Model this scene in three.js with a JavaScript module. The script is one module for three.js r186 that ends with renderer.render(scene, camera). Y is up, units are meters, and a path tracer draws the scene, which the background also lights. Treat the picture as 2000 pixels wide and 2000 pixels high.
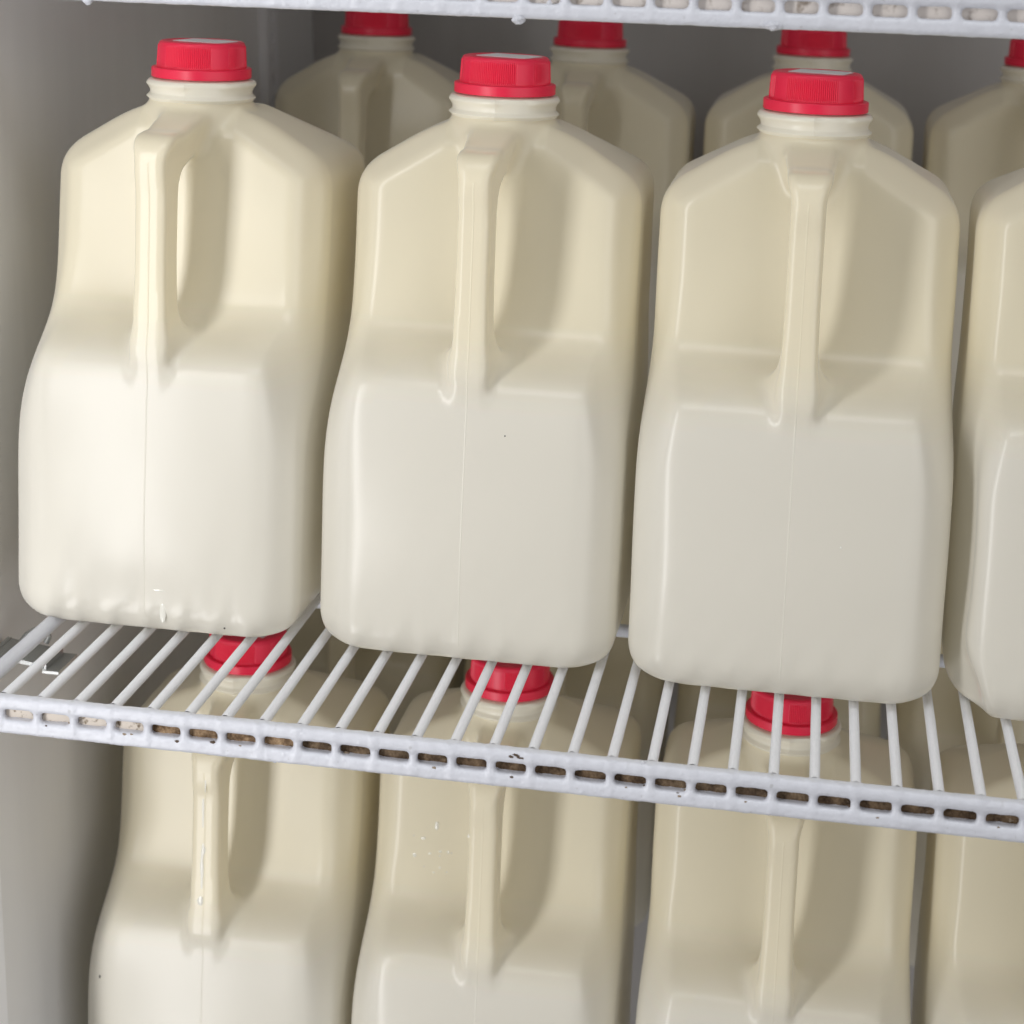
import * as THREE from 'three';
import { mergeGeometries } from 'three/addons/utils/BufferGeometryUtils.js';
import { ImprovedNoise } from 'three/addons/math/ImprovedNoise.js';

// ------------------------------------------------------------------ camera, light, exposure
const MM = 0.001;                                   // shapes below are thought out in millimetres
const scene = new THREE.Scene();
const FULL = 3200, FOCAL = 3737;                    // the photograph is a crop of a larger frame
const camera = new THREE.PerspectiveCamera(2 * Math.atan(FULL / 2 / FOCAL) * 180 / Math.PI, 1, 0.05, 20);
camera.position.set(-13.06 * MM, 283.25 * MM, 604.64 * MM);
camera.rotation.order = 'YXZ';
camera.rotation.set(-0.15, 0.154, 0.038);
camera.setViewOffset(FULL, FULL, FULL / 2 - 1019, FULL / 2 - 400.4, 2000, 2000);
camera.focus = 0.71;
camera.userData.fStop = 10;
camera.updateProjectionMatrix();
scene.add(camera);

scene.background = new THREE.Color(0.09, 0.092, 0.096);       // the dim room in front of the cabinet

function areaLight(color, intensity, w, h, from, to) {
  const l = new THREE.RectAreaLight(color, intensity, w, h);
  l.position.set(...from.map((v) => v * MM)); l.lookAt(...to.map((v) => v * MM));
  scene.add(l); return l;
}
areaLight(new THREE.Color(1, 0.99, 0.995), 9.6, 0.085, 1.25, [-450, 10, 380], [-100, 10, -110]);  // tall light strip at the left door
areaLight(new THREE.Color(0.95, 0.98, 1), 4.4, 1.4, 0.5, [150, 1400, 330], [-50, 0, -40]);        // ceiling light in front of the cabinet
areaLight(new THREE.Color(1, 0.98, 0.98), 1.1, 1.0, 1.4, [700, 260, 780], [-300, 80, -120]);     // added fill light from the right to brighten the side wall

const renderer = new THREE.WebGLRenderer({ antialias: true });
renderer.toneMapping = THREE.LinearToneMapping;
renderer.toneMappingExposure = 1.13;
renderer.shadowMap.enabled = true;

// ------------------------------------------------------------------ helpers
const noise = new ImprovedNoise();
const N = (x, y, z) => noise.noise(x + 31.7, y + 17.3, z + 9.1);
const fbm = (x, y, z) => N(x, y, z) * 0.55 + N(x * 2.1, y * 2.1, z * 2.1) * 0.28 + N(x * 4.3, y * 4.3, z * 4.3) * 0.17;
let seed = 12345;
const rnd = () => ((seed = (seed * 1664525 + 1013904223) >>> 0) / 4294967296);
const { min, max, abs, hypot, sin, cos, PI, exp } = Math;
const clamp = (v, a, b) => min(max(v, a), b);
const sstep = (a, b, v) => { const t = clamp((v - a) / (b - a), 0, 1); return t * t * (3 - 2 * t); };
const smax = (a, b, k) => { const h = max(k - abs(a - b), 0) / k; return max(a, b) + h * h * k * 0.25; };
const smin = (a, b, k) => -smax(-a, -b, k);
const smax3 = (a, b, k) => { const h = max(k - abs(a - b), 0) / k; return max(a, b) + h * h * h * k / 6; };

const used = {};
function numbered(name) {
  const n = (used[name] = (used[name] ?? -1) + 1);
  return n ? `${name}_${String(n).padStart(3, '0')}` : name;
}
function part(name, geometry, material, parent) {
  const m = new THREE.Mesh(geometry, material);
  m.name = name; m.castShadow = m.receiveShadow = true; parent.add(m); return m;
}
function thing(name, label, category, at = [0, 0, 0], group) {
  const o = new THREE.Group();
  o.name = numbered(name); o.position.set(...at.map((v) => v * MM));
  o.userData = { label, category }; if (group) o.userData.group = group;
  scene.add(o); return o;
}
// a closed surface of a field f(x, y, z) in mm (negative inside): surface nets, then pulled onto the surface
function mesher(f, lo, hi, cell, uvOf) {
  const n = lo.map((v, i) => Math.ceil((hi[i] - v) / cell) + 1), [nx, ny, nz] = n;
  const val = new Float32Array(nx * ny * nz), at = (i, j, k) => (k * ny + j) * nx + i;
  for (let k = 0; k < nz; k++) for (let j = 0; j < ny; j++) for (let i = 0; i < nx; i++)
    val[at(i, j, k)] = f(lo[0] + i * cell, lo[1] + j * cell, lo[2] + k * cell);
  const vid = new Int32Array(nx * ny * nz).fill(-1), pos = [], nor = [], idx = [], uv = [];
  const e = 0.25, g = [0, 0, 0];
  const grad = (x, y, z) => {
    g[0] = f(x + e, y, z) - f(x - e, y, z); g[1] = f(x, y + e, z) - f(x, y - e, z); g[2] = f(x, y, z + e) - f(x, y, z - e);
    g[0] /= 2 * e; g[1] /= 2 * e; g[2] /= 2 * e;
  };
  for (let k = 0; k < nz - 1; k++) for (let j = 0; j < ny - 1; j++) for (let i = 0; i < nx - 1; i++) {
    let m = 0;
    for (let c = 0; c < 8; c++) if (val[at(i + (c & 1), j + (c >> 1 & 1), k + (c >> 2))] < 0) m |= 1 << c;
    if (m === 0 || m === 255) continue;
    let sx = 0, sy = 0, sz = 0, cnt = 0;
    for (let c = 0; c < 8; c++) for (let b = 1; b < 8; b <<= 1) {
      const d = c | b; if (d === c) continue;
      const inC = m >> c & 1, inD = m >> d & 1; if (inC === inD) continue;
      const a = val[at(i + (c & 1), j + (c >> 1 & 1), k + (c >> 2))], q = val[at(i + (d & 1), j + (d >> 1 & 1), k + (d >> 2))], t = a / (a - q);
      sx += (c & 1) + t * ((d & 1) - (c & 1)); sy += (c >> 1 & 1) + t * ((d >> 1 & 1) - (c >> 1 & 1)); sz += (c >> 2) + t * ((d >> 2) - (c >> 2)); cnt++;
    }
    let x = lo[0] + (i + sx / cnt) * cell, y = lo[1] + (j + sy / cnt) * cell, z = lo[2] + (k + sz / cnt) * cell;
    for (let it = 0; it < 3; it++) {
      const v = f(x, y, z); grad(x, y, z);
      const s = clamp(v, -cell * 0.5, cell * 0.5) / (g[0] * g[0] + g[1] * g[1] + g[2] * g[2] + 1e-6);
      x -= g[0] * s; y -= g[1] * s; z -= g[2] * s;
    }
    grad(x, y, z); const L = hypot(...g) || 1;
    vid[at(i, j, k)] = pos.length / 3;
    pos.push(x * MM, y * MM, z * MM); nor.push(g[0] / L, g[1] / L, g[2] / L);
    const w = uvOf ? uvOf(x, y, z) : [x + z * 0.6, y]; uv.push(w[0] * MM, w[1] * MM);
  }
  const quad = (a, b, c, d, flip) => { if (a < 0 || b < 0 || c < 0 || d < 0) return; flip ? idx.push(a, c, b, a, d, c) : idx.push(a, b, c, a, c, d); };
  for (let k = 1; k < nz - 1; k++) for (let j = 1; j < ny - 1; j++) for (let i = 1; i < nx - 1; i++) {
    const s = val[at(i, j, k)] < 0;
    if (s !== val[at(i + 1, j, k)] < 0) quad(vid[at(i, j - 1, k - 1)], vid[at(i, j, k - 1)], vid[at(i, j, k)], vid[at(i, j - 1, k)], !s);
    if (s !== val[at(i, j + 1, k)] < 0) quad(vid[at(i - 1, j, k - 1)], vid[at(i - 1, j, k)], vid[at(i, j, k)], vid[at(i, j, k - 1)], !s);
    if (s !== val[at(i, j, k + 1)] < 0) quad(vid[at(i - 1, j - 1, k)], vid[at(i, j - 1, k)], vid[at(i, j, k)], vid[at(i - 1, j, k)], !s);
  }
  const geo = new THREE.BufferGeometry();
  geo.setAttribute('position', new THREE.Float32BufferAttribute(pos, 3));
  geo.setAttribute('normal', new THREE.Float32BufferAttribute(nor, 3));
  geo.setAttribute('uv', new THREE.Float32BufferAttribute(uv, 2));
  geo.setIndex(idx); return geo;
}
// a surface of revolution whose radius may vary round the axis; rows = profile of [radius, y]
function turned(rows, seg, vary = (r) => r) {
  const pos = [], uv = [], idx = [];
  rows.forEach(([r, y], j) => { for (let i = 0; i <= seg; i++) { const a = i / seg * 2 * PI, q = vary(r, a, y, j); pos.push(q * sin(a) * MM, y * MM, q * cos(a) * MM); uv.push(a * 20 * MM, y * MM); } });
  const W = seg + 1;
  for (let j = 0; j < rows.length - 1; j++) for (let i = 0; i < seg; i++) { const a = j * W + i; idx.push(a, a + 1, a + W, a + 1, a + W + 1, a + W); }
  const g = new THREE.BufferGeometry();
  g.setAttribute('position', new THREE.Float32BufferAttribute(pos, 3)); g.setAttribute('uv', new THREE.Float32BufferAttribute(uv, 2));
  g.setIndex(idx); g.computeVertexNormals(); return g;
}
function box(w, h, d, x, y, z) { const g = new THREE.BoxGeometry(w * MM, h * MM, d * MM); g.translate(x * MM, y * MM, z * MM); return g; }
function texture(size, fn, srgb) {
  const data = new Uint8Array(size * size * 4);
  for (let j = 0; j < size; j++) for (let i = 0; i < size; i++) { const c = fn(i / size, j / size); for (let k = 0; k < 3; k++) data[(j * size + i) * 4 + k] = clamp(Math.round(255 * (c.length ? c[k] : c)), 0, 255); data[(j * size + i) * 4 + 3] = 255; }
  const t = new THREE.DataTexture(data, size, size);
  t.wrapS = t.wrapT = THREE.RepeatWrapping; t.magFilter = THREE.LinearFilter; t.minFilter = THREE.LinearMipmapLinearFilter; t.generateMipmaps = true;
  if (srgb) t.colorSpace = THREE.SRGBColorSpace; t.needsUpdate = true; return t;
}
const scaled = (t, sx, sy) => { const c = t.clone(); c.repeat.set(sx, sy); c.needsUpdate = true; return c; };

// ------------------------------------------------------------------ materials
const grainTex = texture(512, (u, v) => 0.5 + 0.32 * fbm(u * 60, v * 60, 1) + 0.25 * (rnd() - 0.5));
const smudgeTex = texture(512, (u, v) => 0.62 + 0.3 * fbm(u * 5, v * 5, 4) + 0.12 * fbm(u * 22, v * 22, 8));
// jug colour by height: the upper part is yellower and warmer than the rest
const jugToneTex = texture(256, (u, v) => { const y = v * 256 + 5 * fbm(u * 3, v * 3, 77), t = sstep(94, 132, y); return [242 + 9 * t, 238 + 5 * t, 225 - 8 * t].map((c) => c / 255); }, true);
jugToneTex.repeat.set(1 / 0.256, 1 / 0.256);
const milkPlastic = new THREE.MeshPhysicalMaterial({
  map: jugToneTex, roughness: 1, ior: 1.5, transmission: 0.26, thickness: 0, clearcoat: 1, clearcoatRoughness: 0.25,
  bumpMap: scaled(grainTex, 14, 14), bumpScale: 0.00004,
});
const neckPlastic = new THREE.MeshPhysicalMaterial({ color: new THREE.Color(0.86, 0.82, 0.69), roughness: 0.3, ior: 1.5 });
const redPlastic = new THREE.MeshPhysicalMaterial({ color: new THREE.Color(0.87, 0.022, 0.072), roughness: 0.36, ior: 1.5 });
const paperWhite = new THREE.MeshStandardMaterial({ color: new THREE.Color(0.78, 0.76, 0.76), roughness: 0.6 });
const coatTex = texture(512, (u, v) => { const s = 0.93 + 0.07 * fbm(u * 30, v * 30, 2); const d = sstep(0.36, 0.5, fbm(u * 40, v * 40, 12)) * 0.18; return [s - d, s - d * 1.05, s - d * 1.15]; });
const whiteCoat = new THREE.MeshPhysicalMaterial({ color: new THREE.Color(0.66, 0.672, 0.72), map: scaled(coatTex, 8, 8), roughness: 0.36, ior: 1.5, bumpMap: scaled(grainTex, 20, 20), bumpScale: 0.00012 });
const litRodCoat = whiteCoat.clone(); litRodCoat.color = new THREE.Color(0.90, 0.91, 0.94);  // same plastic as whiteCoat, colour lightened so the rods look more lit
const grimeTex = texture(512, (u, v) => {
  const g = clamp(0.5 + 1.1 * fbm(u * 14, v * 14, 3) + 0.5 * fbm(u * 70, v * 70, 5), 0, 1), s = rnd() * 0.12;
  return [0.50 - 0.32 * g + s, 0.42 - 0.30 * g + s, 0.32 - 0.26 * g + s];
}, true);
const grime = new THREE.MeshStandardMaterial({ map: scaled(grimeTex, 14, 14), roughness: 0.95, bumpMap: scaled(grimeTex, 14, 14), bumpScale: 0.0006 });
const brightSlotFillTex = texture(512, (u, v) => { const g = sstep(0.1, 0.6, fbm(u * 16, v * 16, 33)); return [0.9 - 0.3 * g, 0.87 - 0.32 * g, 0.84 - 0.34 * g]; }, true);
const brightSlotFill = new THREE.MeshStandardMaterial({ map: scaled(brightSlotFillTex, 14, 14), roughness: 0.8 });  // pale colour stands in for the brightness seen through the top shelf slots
const tinted = (m, c) => { const n = m.clone(); n.color = new THREE.Color(...c); return n; };
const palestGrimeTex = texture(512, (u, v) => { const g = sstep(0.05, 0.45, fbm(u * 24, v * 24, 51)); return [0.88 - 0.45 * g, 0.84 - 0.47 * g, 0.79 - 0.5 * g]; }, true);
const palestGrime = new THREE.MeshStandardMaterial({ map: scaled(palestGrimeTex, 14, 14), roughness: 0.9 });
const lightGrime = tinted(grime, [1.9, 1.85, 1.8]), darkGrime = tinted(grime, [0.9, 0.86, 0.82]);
const zinc = new THREE.MeshStandardMaterial({ color: new THREE.Color(0.42, 0.43, 0.42), metalness: 0.55, roughness: 0.45, roughnessMap: scaled(smudgeTex, 20, 20) });
const wallTex = texture(1024, (u, v) => {
  let s = 0.90 + 0.05 * fbm(u * 4, v * 1.5, 21) + 0.03 * fbm(u * 40, v * 3, 22);
  s += 0.09 * sstep(0.25, 0.75, fbm(u * 26, v * 1.6, 25));
  return [s, s * 0.995, s * 0.985];
});
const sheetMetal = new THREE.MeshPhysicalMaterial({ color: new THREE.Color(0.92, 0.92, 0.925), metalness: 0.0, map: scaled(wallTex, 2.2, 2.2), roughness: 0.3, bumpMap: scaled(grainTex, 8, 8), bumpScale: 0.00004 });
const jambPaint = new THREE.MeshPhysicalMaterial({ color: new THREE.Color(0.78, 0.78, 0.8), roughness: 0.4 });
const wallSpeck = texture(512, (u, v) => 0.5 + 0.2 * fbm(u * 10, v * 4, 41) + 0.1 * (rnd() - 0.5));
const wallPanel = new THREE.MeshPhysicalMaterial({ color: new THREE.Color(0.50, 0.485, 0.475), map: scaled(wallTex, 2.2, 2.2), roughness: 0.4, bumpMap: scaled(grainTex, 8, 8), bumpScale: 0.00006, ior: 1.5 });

// ------------------------------------------------------------------ the cabinet: walls, slotted rails, shelf clips
const cab = (x, y, z) => { const a = 0.048, dy = y - 200; return [x - dy * a, y, z]; };   // the cabinet stands a little askew to its shelves
const tilt = new THREE.Matrix4().makeTranslation(-352 * MM, 200 * MM, 0).multiply(new THREE.Matrix4().makeRotationZ(0.048)).multiply(new THREE.Matrix4().makeTranslation(352 * MM, -200 * MM, 0));
function cabinet(name, geometry) {
  geometry.applyMatrix4(tilt);
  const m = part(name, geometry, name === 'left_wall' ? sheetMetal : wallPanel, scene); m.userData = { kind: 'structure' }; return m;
}
{
  const uvm = (g, ax, ay) => { const p = g.attributes.position, uv = g.attributes.uv; for (let i = 0; i < p.count; i++) uv.setXY(i, p.getComponent(i, ax), p.getComponent(i, ay)); return g; };
  cabinet('left_wall', uvm(box(30, 1500, 572, -367, 0, -372), 2, 1));
  const jamb = new THREE.Shape(); [[-352.2, 86], [-362, 56], [-425, -60], [-440, -60], [-440, 86]].forEach(([x, y], i) => (i ? jamb.lineTo(x * MM, y * MM) : jamb.moveTo(x * MM, y * MM)));
  const jg = new THREE.ExtrudeGeometry(jamb, { depth: 1500 * MM, bevelEnabled: false }); jg.rotateX(-PI / 2); jg.translate(0, -750 * MM, 0);
  cabinet('door_jamb', jg).material = jambPaint;
  const lw = scene.children.find((o) => o.name === 'left_wall');
  for (let i = 0; i < 26; i++) {                                       // specks of frost and splashed milk
    const g = new THREE.SphereGeometry(1, 8, 6), q = 0.25 + 0.55 * rnd() * rnd(); g.scale(q * 0.3 * MM, q * (rnd() < 0.3 ? 3.5 : 1.2) * MM, q * MM);
    const y = i < 13 ? 60 + 190 * rnd() : -50 - 170 * rnd(); g.translate(-352.05 * MM, y * MM, (i < 13 ? -170 - 240 * rnd() : -135 - 45 * rnd()) * MM); g.applyMatrix4(tilt); part('frost_speck', g, paperWhite, lw);
  }
  cabinet('back_wall', uvm(box(1400, 1500, 30, 330, 0, -655), 0, 1));
  cabinet('right_wall', uvm(box(30, 1500, 690, 900, 0, -340), 2, 1));
  cabinet('ceiling', uvm(box(1400, 30, 780, 330, 700, -300), 0, 2));
  cabinet('floor', uvm(box(1400, 30, 900, 330, -640, -200), 0, 2));
}

// ------------------------------------------------------------------ milk jug
const LEDGE = (y) => 1 - sstep(91, 129, y);                     // 1 below the hand hold, 0 above it
function jugField(opt) {
  const { dent = 0, ph = 0, bulge = 2.0 } = opt;
  return (x, y, z) => {
    const ax = abs(x);
    let d;
    const low = LEDGE(y);
    const belly = exp(-(((y - 46) / 40) ** 2));
    const wob = 0.35 * N(x * 0.03 + ph, y * 0.03, z * 0.03) + 0.5 * sstep(30, 6, y) * N(x * 0.16 + ph * 3, 1 + y * 0.01, ph);
    const Zu = 24 - 4 * sstep(124, 200, y) + wob, Zl = 61 + bulge * belly * max(0, 1 - (x / 46) ** 2) + wob;
    const W = 57.2 + 1.2 * low + 0.9 * belly * max(0, 1 - (z / 50) ** 2) + 0.4 * N(y * 0.03 + ph, z * 0.03, 3);
    const Zb = 66 + 1.2 * belly * max(0, 1 - (x / 46) ** 2);
    const drop = max(0, ax - 43), corner = sstep(42, 56, ax), sill = (y - 112 + 0.085 * drop * drop - (61 - z) * 0.2) * 0.97;    // the ledge under the hand hold falls off towards the corners
    const lower = smax3(smax3(z - Zl, (ax - 47.5) * 0.773 + (z - 61) * 0.635, 8), sill, 26 + 12 * corner);
    const upper = smax3(z - Zu, (ax - 47.5) * 0.773 + (z - Zu) * 0.635, 5);
    const back = -z - Zb, side = ax - W, chB = (ax - 47.5) * 0.773 + (-z - Zb) * 0.635;
    d = smax(-smax3(-lower, -upper, 36 + 10 * corner), side, 3);
    d = smax(d, back, 4); d = smax(d, chB, 5);
    const q = max(ax - 20, 0), qb = max(-z - 20, 0);
    const sh = q * 0.527 + (y - 204.9) * 0.85, shb = qb * 0.49 + (y - 204.9) * 0.87;
    d = smax(d, sh, 9); d = smax(d, shb, 9);
    d = smax(d, sh * 0.75 + (z - Zu) * 0.62 + 6.6, 2.4);                 // bevel along the gable of the front
    d = smax(d, -y, 15);
    if (dent) { const r = hypot(x + 60, (y - 6) * 0.8, z - 52); d = smax(d, 15 - r, 6); const r2 = hypot((x + 70), z - 45, (y - 60) * 0.25); d = smax(d, 19 - r2, 8); }
    // handle: a flat-fronted tube bent from the neck down to the ledge
    if (z > -5 && ax < 40) {
      const seg = (ay, az, by, bz) => { const vy = by - ay, vz = bz - az, t = clamp(((y - ay) * vy + (z - az) * vz) / (vy * vy + vz * vz), 0, 1); return hypot(y - ay - vy * t, z - az - vz * t); };
      const pth = smin(seg(195.5, 13, 185.6, 51.5), smin(seg(185.6, 51.5, 112, 52.4), seg(112, 52.4, 80, 42), 4), 9) - 8.4;
      const hw = 6.3 + 0.5 * sstep(150, 120, y) + 3.5 * sstep(185, 200, y);
      const R = 2.8 + 1.0 * sstep(176, 192, y), a = ax - hw + R, b = pth + R;
      const h = hypot(max(a, 0), max(b, 0)) + min(max(a, b), 0) - R;
      d = smin(d, h, 5 + 9 * sstep(168, 142, y) * sstep(108, 120, y) + 3 * sstep(172, 196, y));
    }
    // stump of the neck
    const nk = smax(hypot(x, z) - 20.4, y - 210, 1);
    d = smin(d, nk, 4);
    return d;
  };
}
const JLO = [-64, -3, -73], JHI = [64, 215, 70];
function seamGeometry(f) {                                      // the fine parting line of the mould down the front
  const pts = [];
  for (let y = 186; y > 6; y -= 2.5) {
    let z = 75; for (let k = 0; k < 60; k++) { const v = f(0, y, z); if (v < 0.01) break; z -= v * 0.7; }
    pts.push([y, z]);
  }
  const pos = [], idx = [], uv = [];
  pts.forEach(([y, z], i) => {
    const a = pts[max(i - 1, 0)], b = pts[min(i + 1, pts.length - 1)], ty = b[0] - a[0], tz = b[1] - a[1], L = hypot(ty, tz), ny = tz / L, nz = -ty / L, s = ny < 0 && nz < 0 ? -1 : 1;
    const o = (x, h) => { pos.push(x * MM, (y + ny * h * s) * MM, (z + nz * h * s) * MM); uv.push(x * MM, y * MM); };
    o(-0.55, -0.12); o(0, 0.2 + 0.06 * N(y * 0.2, 1, 1)); o(0.55, -0.12);
    if (i) { const p = i * 3, q = p - 3; idx.push(q, p, q + 1, q + 1, p, p + 1, q + 1, p + 1, q + 2, q + 2, p + 1, p + 2); }
  });
  const g = new THREE.BufferGeometry();
  g.setAttribute('position', new THREE.Float32BufferAttribute(pos, 3)); g.setAttribute('uv', new THREE.Float32BufferAttribute(uv, 2)); g.setIndex(idx); g.computeVertexNormals(); return g;
}
const neckGeo = (() => {
  const rows = [];
  for (let y = 204; y <= 217.01; y += 0.25) rows.push([0, y]);
  return turned(rows, 128, (r, a, y) => {
    const t = ((a / (2 * PI)) + 0.06) % 1;
    const lead = 0.5 * sin(a + 0.6);
    const bead = 1.5 * exp(-(((y - 211.3 - lead * 0.3) / 1.55) ** 2)) * (1 - 0.8 * sstep(0.05, 0.09, t) * sstep(0.19, 0.15, t));
    const ridge = 1.5 * max(0, 1 - abs(y - 206) / 1.5);
    const root = 0.5 * sstep(204.6, 203, y);
    const seamLine = 0.25 * exp(-((min(a, 2 * PI - a) / 0.02) ** 2));
    return 20.55 + bead + ridge + root + seamLine - 2.6 * sstep(212.7, 213.6, y);
  });
})();
const capGeo = (() => {
  const rows = [[15.5, 217.5], [18.0, 216.5], [18.0, 217.8]];
  for (let y = 218.2; y <= 226.4; y += 0.68) rows.push([18.0 - (y - 218) * 0.055, y]);
  for (let k = 0; k <= 6; k++) { const a = k / 6 * PI / 2; rows.push([15.8 + 1.5 * cos(a), 226.7 + 1.5 * sin(a)]); }
  rows.push([14.5, 228.25], [14.2, 228.0], [9, 228.0], [0.01, 228.0]);
  return turned(rows, 1440, (r, a, y) => {
    const p = ((a + 0.10 + PI / 4) / (PI / 2)) % 1, on = sstep(0.12, 0.15, p) * sstep(0.88, 0.85, p);
    const up = sstep(217.9, 218.9, y) * sstep(227.2, 225.8, y);
    return r + 0.22 * on * up * (cos(a * 140) - 0.45) + (1 - on) * up * 0.03;
  });
})();
const ringGeo = turned([[18.2, 213.9], [19.9, 213.75], [20.1, 214.0], [20.1, 217.3], [19.95, 217.6], [19.4, 217.8], [17.4, 217.7]], 128, (r, a) => r + 0.05 * sin(a * 9));
const stickerGeo = (() => {
  const s = new THREE.Shape();
  [[-11, -8.5], [-3, -9.3], [2, -8.6], [10.5, -9.6], [11.5, 7], [3, 8.6], [-10, 8]].forEach(([x, y], i) => (i ? s.lineTo(x * MM, y * MM) : s.moveTo(x * MM, y * MM)));
  const g = new THREE.ExtrudeGeometry(s, { depth: 0.22 * MM, bevelEnabled: false });
  g.rotateX(-PI / 2); g.rotateY(-0.22); g.translate(1.5 * MM, 228.02 * MM, -2 * MM); return g;
})();
const variants = [{ ph: 0 }, { ph: 5.3, bulge: 2.6 }, { ph: 9.1, bulge: 1.4, dent: 1 }].map((opt) => { const f = jugField(opt); return { body: mesher(f, JLO, JHI, 1.5), seam: seamGeometry(f) }; });
function makeJug(v) {
  const t = new THREE.Group(); t.userData = { category: 'milk jug' };
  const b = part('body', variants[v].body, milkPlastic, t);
  part('mould_seam', variants[v].seam, milkPlastic, b);
  part('neck', neckGeo, neckPlastic, t);
  const c = part('cap', capGeo, redPlastic, t);
  part('cap_label', stickerGeo, paperWhite, c);
  part('tamper_ring', ringGeo, redPlastic, t);
  return t;
}
const protos = [0, 1, 2].map(makeJug);
function jug(v, at, turn, spin, label, group) {
  const t = protos[v].clone(); t.name = numbered('milk_jug');
  t.position.set(...at.map((q) => q * MM)); t.rotation.y = turn; t.scale.y = 1.009;
  const c = t.children.find((o) => o.name === 'cap'); c.rotation.y = spin;
  t.userData = { label, category: 'milk jug', group }; scene.add(t); return t;
}
const FR = 'milk jugs in the front row on the middle shelf', BR = 'milk jugs in the back row on the middle shelf';
const LF = 'milk jugs in the front row under the middle shelf', LB = 'milk jugs in the shaded back row under the middle shelf';
const jug1 = jug(0, [-262.5, -2, -142], 0, 0.06, 'brightest cream milk jug, on the middle shelf right beside the grey side wall', FR);
const jug2 = jug(1, [-137.5, -2, -142.2], 0, -0.06, 'front-row milk jug on the middle shelf, second from the grey side wall', FR);
const jug3 = jug(0, [-15.5, -2, -138.2], 0, 0, 'front-row milk jug on the middle shelf seen squarely, handle centred, third from the wall', FR);
jug(2, [104.5, -2, -134], -0.03, 0, 'milk jug on the middle shelf with a dented lower corner, cut by the right edge', FR);
jug(1, [-266.3, -2, -463], 0, 0.1, 'shaded back-row milk jug on the middle shelf, nearest the slotted rail in the corner', BR);
jug(0, [-142, -2, -450], 0, 0, 'shaded back-row milk jug seen between the second and third front jugs', BR);
jug(1, [-19.7, -2, -466], 0, 0.2, 'shaded back-row milk jug whose cap shows right above the squarely seen one', BR);
jug(0, [103, -2, -460], 0, 0, 'shaded back-row milk jug at the right edge, only a sliver of its cap visible', BR);
const HL = -276.75;
const low1 = jug(0, [-259.6, HL, -210.5], 0, 0, 'milk jug below the middle shelf beside the side wall, clear drips on its handle', LF);
const low2 = jug(1, [-136.8, HL, -210.5], 0, 0.7, 'milk jug below the middle shelf with damp spots left of its handle', LF);
jug(0, [-10.2, HL, -206], 0, 0.62, 'milk jug below the shelf whose cap shows a white sticker corner through the wires', LF);
jug(1, [113, HL, -208], 0, 0, 'milk jug below the middle shelf, cut off in the lower right corner', LF);
[-262, -140, -17, 106].forEach((x, i) => jug(i % 2, [x, HL, -450 + (i % 2) * 6], 0, 0, ['shaded jug deep under the shelf, behind the lower jug beside the wall', 'shaded jug deep under the shelf, behind the lower jug with damp spots',
  'shaded jug deep under the shelf, behind the lower jug with the sticker', 'shaded jug deep under the shelf, behind the lower jug cut off at right'][i], LB));

// drips, drops and specks on single jugs; the places are given on the front of the jug in millimetres from its foot centre
const dripMat = new THREE.MeshPhysicalMaterial({ color: new THREE.Color(0.84, 0.82, 0.73), roughness: 0.12, clearcoat: 1, clearcoatRoughness: 0.05 });
const speckMat = new THREE.MeshStandardMaterial({ color: new THREE.Color(0.05, 0.045, 0.04), roughness: 1 });
const field0 = jugField({ ph: 0 });
function onFront(t, name, mat, x, y, rx, ry, ph) {
  let z = 78; for (let k = 0; k < 80; k++) { const v = field0(x, y, z); if (v < 0.01) break; z -= v * 0.7; }
  const g = new THREE.SphereGeometry(1, 20, 14), p = g.attributes.position;
  for (let i = 0; i < p.count; i++) { const k = 1 + 0.5 * N(p.getX(i) * 1.3 + ph, p.getY(i) * 2.2, ph); p.setXYZ(i, p.getX(i) * rx * k * MM, p.getY(i) * ry * MM, p.getZ(i) * min(rx, ry) * 0.42 * MM); }
  g.computeVertexNormals();
  part(name, g, mat, t).position.set(x * MM, y * MM, z * MM);
}
onFront(jug1, 'milk_drip', dripMat, 7.5, 11.5, 1.3, 4.6, 1);
onFront(jug1, 'milk_drip', dripMat, 6, 20, 2.2, 0.35, 2);
onFront(jug2, 'milk_drip', dripMat, -6, 37, 0.4, 1.5, 4); for (const [x, y] of [[-10, 91], [15, 92], [37, 16]]) onFront(jug2, 'dirt_speck', speckMat, x, y, 0.3, 0.3, x);
onFront(jug3, 'milk_drip', dripMat, 19, 62, 0.4, 0.5, 6);
onFront(jug1, 'dirt_speck', speckMat, 32, 6.5, 0.35, 0.5, 3);
for (const [x, y, a, b] of [[-0.8, 168, 0.5, 9], [-0.5, 150, 0.9, 3.2], [-0.9, 141, 0.75, 10], [-1.3, 126.5, 1.3, 2.2], [0.6, 182, 0.35, 5]]) onFront(low1, 'water_drip', dripMat, x, y, a, b, x * 3);
onFront(low1, 'dirt_speck', speckMat, -48, 84, 0.5, 0.8, 5);
for (let i = 0; i < 13; i++) onFront(low2, 'water_drop', dripMat, -38 + 28 * rnd(), 142 + 26 * (rnd() - 0.35), 0.35 + 1.1 * rnd() * rnd(), 0.35 + 0.9 * rnd() * rnd(), i * 2.3);
onFront(low2, 'milk_drip', dripMat, -27, 154, 1.0, 2.1, 9); onFront(low2, 'milk_drip', dripMat, -12, 151, 0.8, 1.0, 10);

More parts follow.
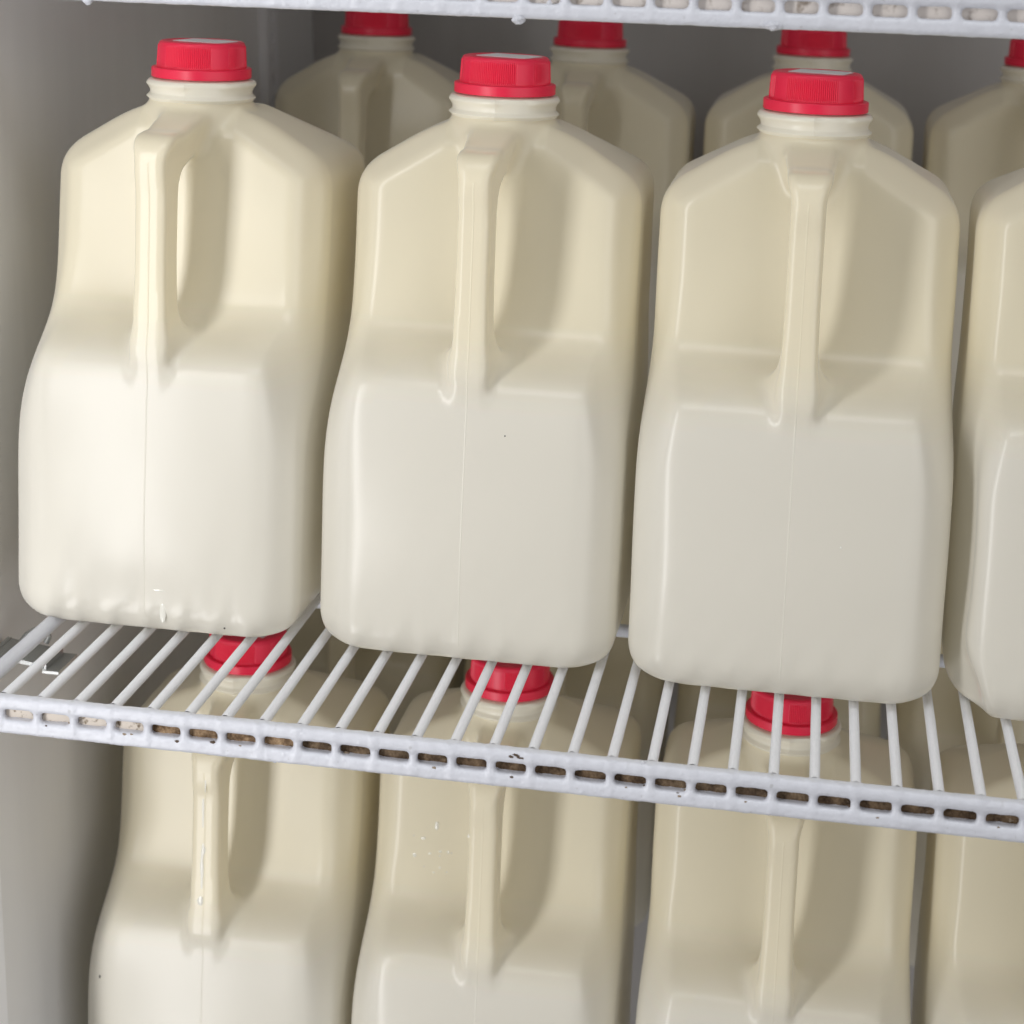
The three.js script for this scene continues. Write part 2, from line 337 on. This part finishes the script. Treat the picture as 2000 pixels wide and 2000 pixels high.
// ------------------------------------------------------------------ wire shelves
const PITCH = 13.87, ROD0 = -223.6, ROD_R = 1.85, K0 = -5, K1 = 25, BAR_L = -306, BAR_R = 140, ZB = -20.6;
const barField = (x, y, z) => {
  const rb = (cy, cz, hy, hz, r) => { const a = abs(y - cy) - hy + r, b = abs(z - cz) - hz + r; return hypot(max(a, 0), max(b, 0)) + min(max(a, b), 0) - r; };
  const up = rb(-0.6, 4.2, 2.5, 2.7, 2.2), lo = rb(-9.6, 4.0, 2.6, 2.7, 1.9);
  const k = Math.round((x - ROD0) / PITCH), px = ROD0 + k * PITCH;
  const post = max(hypot(x - px + 0.3 * N(k * 3.3, 1, 1), z - 4.6) - 1.5, y - 1, -10 - y);
  const web = max(abs(z - 1.4) - 0.9, abs(y + 4.6) - 4.4);
  let d = smin(smin(up, lo, 1.6), post, 1.8);
  d = smin(d, web, 0.8);
  d += 0.14 * N(x * 0.09, y * 0.2, z * 0.2) + 0.13 * N(x * 0.3, y * 0.4, z * 0.4) + 0.07 * N(x * 0.9, y * 0.9, z * 0.9) - 0.35 * max(0, N(x * 0.5, y * 0.6, z * 0.6) - 0.35);
  return smax(d, max(BAR_L - x, x - BAR_R), 2);
};
const barGeo = mesher(barField, [BAR_L - 2, -15, -3], [BAR_R + 2, 6, 10], 0.75, (x, y, z) => [x, y + z]);
const grimeOrBrightGeo = (() => { const g = []; for (let k = K0; k < K1; k++) { const x = ROD0 + (k + 0.5) * PITCH; const b = new THREE.PlaneGeometry(11.4 * MM, 4.6 * MM, 6, 3); b.translate(x * MM, -5 * MM, 2.75 * MM); const uv = b.attributes.uv, p = b.attributes.position; for (let i = 0; i < p.count; i++) uv.setXY(i, p.getX(i), p.getY(i)); g.push(b); } return g; })();
function rodGeometry(len, r, ph) {
  const rows = []; for (let i = 0; i <= 60; i++) rows.push([r, i / 60 * len]);
  const g = turned(rows, 18, (q, a, y) => q + 0.07 * N(cos(a) * 1.2 + ph, y * 0.12, sin(a) * 1.2) + 0.28 * max(0, N(ph * 2 + cos(a) * 0.8, y * 0.25, sin(a) * 0.8) - 0.42));
  g.rotateX(-PI / 2); return g;                                    // runs from z = 0 to the back
}
const rodGeos = [0, 1, 2, 3].map((i) => rodGeometry(600, ROD_R, i * 7.7));
const sideGeo = rodGeometry(600, 2.9, 50);
const crossGeo = (() => { const g = rodGeometry(470, 2.7, 60); g.rotateY(-PI / 2); return g; })();
function makeShelf(label, at, backing) {
  const t = thing('wire_shelf', label, 'shelf', at);
  const bar = part('front_bar', barGeo, whiteCoat, t); bar.position.z = ZB * MM;
  grimeOrBrightGeo.forEach((g, i) => part('slot_dirt_or_bright', g, backing[min(backing.length - 1, Math.floor(i / 4.2 + rnd() * 0.45))], bar));  // dirt on the middle shelf, painted brightness behind the slots on the top one
  for (let k = K0; k < K1; k++) { const r = part('wire_rod', rodGeos[(k + 40) * 7 % 4], litRodCoat, t); r.position.set((ROD0 + k * PITCH) * MM, 0, (ZB + 2) * MM); }
  const s = part('side_wire', sideGeo, whiteCoat, t); s.position.set(-303 * MM, 2 * MM, (ZB + 2) * MM);
  for (const z of [-153, -340, -600]) { const c = part('cross_wire', crossGeo, whiteCoat, t); c.position.set(-306 * MM, -4.6 * MM, z * MM); }
  return t;
}
// crumbs of dirt in and below the slots, chips in the coating, drips of it hanging from the bar
function blob(rx, ry, rz, ph, rough = 0.35) {
  const g = new THREE.IcosahedronGeometry(1, 3), p = g.attributes.position;
  for (let i = 0; i < p.count; i++) { const x = p.getX(i), y = p.getY(i), z = p.getZ(i), k = 1 + rough * fbm(x * 1.5 + ph, y * 1.5, z * 1.5) * 1.6; p.setXYZ(i, x * k * rx * MM, y * k * ry * MM, z * k * rz * MM); }
  g.computeVertexNormals(); return g;
}
const crumbMat = new THREE.MeshStandardMaterial({ color: new THREE.Color(0.10, 0.07, 0.05), roughness: 1 });
const tanMat = new THREE.MeshStandardMaterial({ color: new THREE.Color(0.28, 0.22, 0.16), roughness: 1 });
const barSurface = (x, y) => { let z = 9; for (let k = 0; k < 50; k++) { const v = barField(x, y, z); if (v < 0.01 || z < 1.5) break; z -= v * 0.8; } return z; };
function addDirt(shelf) {
  const bar = shelf.children.find((o) => o.name === 'front_bar'), dark = [], tan = [];
  for (let k = K0; k < K1; k++) {
    const x0 = ROD0 + (k + 0.5) * PITCH, many = k < -2 ? 2 : 3 + Math.floor(rnd() * 5);
    for (let i = 0; i < many; i++) {
      const x = x0 + (rnd() - 0.4) * 9.5, y = -5.6 - 1.6 * rnd() * rnd() - (rnd() < 0.12 ? 1.6 : 0), z = barSurface(x, y), q = 0.3 + 0.75 * rnd() * rnd();
      const g = blob(q * 1.5, q * 0.8, q * 0.7, rnd() * 90, 0.6); g.translate(x * MM, y * MM, (z - 0.15) * MM); (rnd() < 0.45 ? dark : tan).push(g);
    }
  }
  part('dirt_crumbs', mergeGeometries(dark), crumbMat, bar).userData = { kind: 'stuff' };
  part('dirt_crumbs', mergeGeometries(tan), tanMat, bar).userData = { kind: 'stuff' };
  for (const [x, y, n] of [[-103, 0.1, 8]]) {
    const c = [];
    for (let i = 0; i < n; i++) { const dx = (rnd() - 0.5) * n * 0.75, yy = y + (rnd() - 0.5) * 1.5, z = barSurface(x + dx, yy), g = blob(0.5 + 0.7 * rnd(), 0.16 + 0.2 * rnd(), 0.22, rnd() * 50, 0.8); g.translate((x + dx) * MM, yy * MM, (z - 0.02) * MM); c.push(g); }
    part('coating_chip', mergeGeometries(c), crumbMat, bar);
  }
}
function addDrips(shelf, list) {
  const bar = shelf.children.find((o) => o.name === 'front_bar');
  for (const [x, y, w, h] of list) { const d = part('coating_drip', blob(w, h, w * 0.85, x * 0.7, 0.3), whiteCoat, bar); d.position.set(x * MM, y * MM, 5.2 * MM); }
}
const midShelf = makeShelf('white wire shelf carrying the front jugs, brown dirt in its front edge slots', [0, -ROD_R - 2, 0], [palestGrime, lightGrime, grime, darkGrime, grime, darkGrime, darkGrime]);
const topShelf = makeShelf('white wire shelf along the top of the picture, drips on its front bar', [1.2, 264.6 - ROD_R, 0], [brightSlotFill]);
topShelf.rotation.z = 0.005;
addDirt(midShelf);
addDrips(topShelf, [[-114, -12.2, 2.3, 1.9], [-31, -11.2, 3.2, 1.6], [-24, -8.6, 1.6, 1.1], [-262, -12, 1.8, 1.6], [-104, -7.4, 1.0, 1.6], [12, -8.9, 0.7, 1.5]]);
addDrips(midShelf, [[-60, 1.5, 1.0, 0.9], [40, -6.9, 1.2, 0.8], [-190, -11.6, 1.0, 0.8]]);

// ------------------------------------------------------------------ rails and clips on the side wall
function railGeometry(h, pitch) {                                  // flat steel strip with slots, seen on edge from the front
  const s = new THREE.Shape(); s.moveTo(-11, 0); s.lineTo(11, 0); s.lineTo(11, h); s.lineTo(-11, h); s.closePath();
  for (let y = 6; y < h - 6; y += pitch) { const p = new THREE.Path(); p.moveTo(-3.2, y - 3.4); p.lineTo(3.2, y - 3.4); p.lineTo(3.2, y + 3.4); p.lineTo(-3.2, y + 3.4); p.closePath(); s.holes.push(p); }
  const g = new THREE.ExtrudeGeometry(s, { depth: 3, bevelEnabled: true, bevelSize: 0.5, bevelThickness: 0.5, bevelSegments: 2 });
  g.scale(MM, MM, MM); g.rotateY(PI / 2); return g;
}
const railMat = new THREE.MeshPhysicalMaterial({ color: new THREE.Color(0.93, 0.93, 0.95), roughness: 0.3 });
const darkMat = new THREE.MeshStandardMaterial({ color: new THREE.Color(0.06, 0.06, 0.06), roughness: 0.9 });
function rail(label, z, y0, h) {
  const t = new THREE.Group(); t.name = numbered('slotted_rail'); t.userData = { label, category: 'rail' };
  t.rotation.z = 0.048; const p = cab(-352, y0, z); t.position.set(p[0] * MM, p[1] * MM, p[2] * MM); scene.add(t);
  const g = railGeometry(h, 12.7); g.translate(1.5 * MM, 0, 0); part('strip', g, railMat, t);
  for (const e of [-1, 1]) part('flange', box(4.5, h, 2, 2.2, h / 2, e * 12), railMat, t);
  part('back_channel', box(16, h, 20, -7.2, h / 2, 0), darkMat, t);
}
rail('grey slotted rail on the side wall near the back corner', -530, -500, 1100);
rail('bright slotted rail at the left picture edge below the shelf', -89, -520, 900);
function clip(label, at) {
  const t = thing('shelf_clip', label, 'clip', at);
  part('bracket', mergeGeometries([box(24, 1.6, 18, 12, 0, 0), box(1.8, 14, 18, 1, -6, 0), box(1.4, 5, 18, 24, -2, 0), box(7, 1.2, 20, 27, -4.6, 0)].map((g, i) => (i ? g : g.rotateZ(-0.12)))), zinc, t);
  const c = new THREE.CatmullRomCurve3([[8, 1, -4], [11, 5, -5], [16, 7, -6], [19, 4, -7], [18, 1, -7]].map((p) => new THREE.Vector3(...p.map((q) => q * MM))));
  part('hook', new THREE.TubeGeometry(c, 20, 1.3 * MM, 8), zinc, t);
}
clip('zinc-plated clip on the wall seen through the leftmost wires', [-339, -27, -116]);
clip('grey clip in the top left corner under the upper shelf', [-346, 252, -118]);

renderer.render(scene, camera);
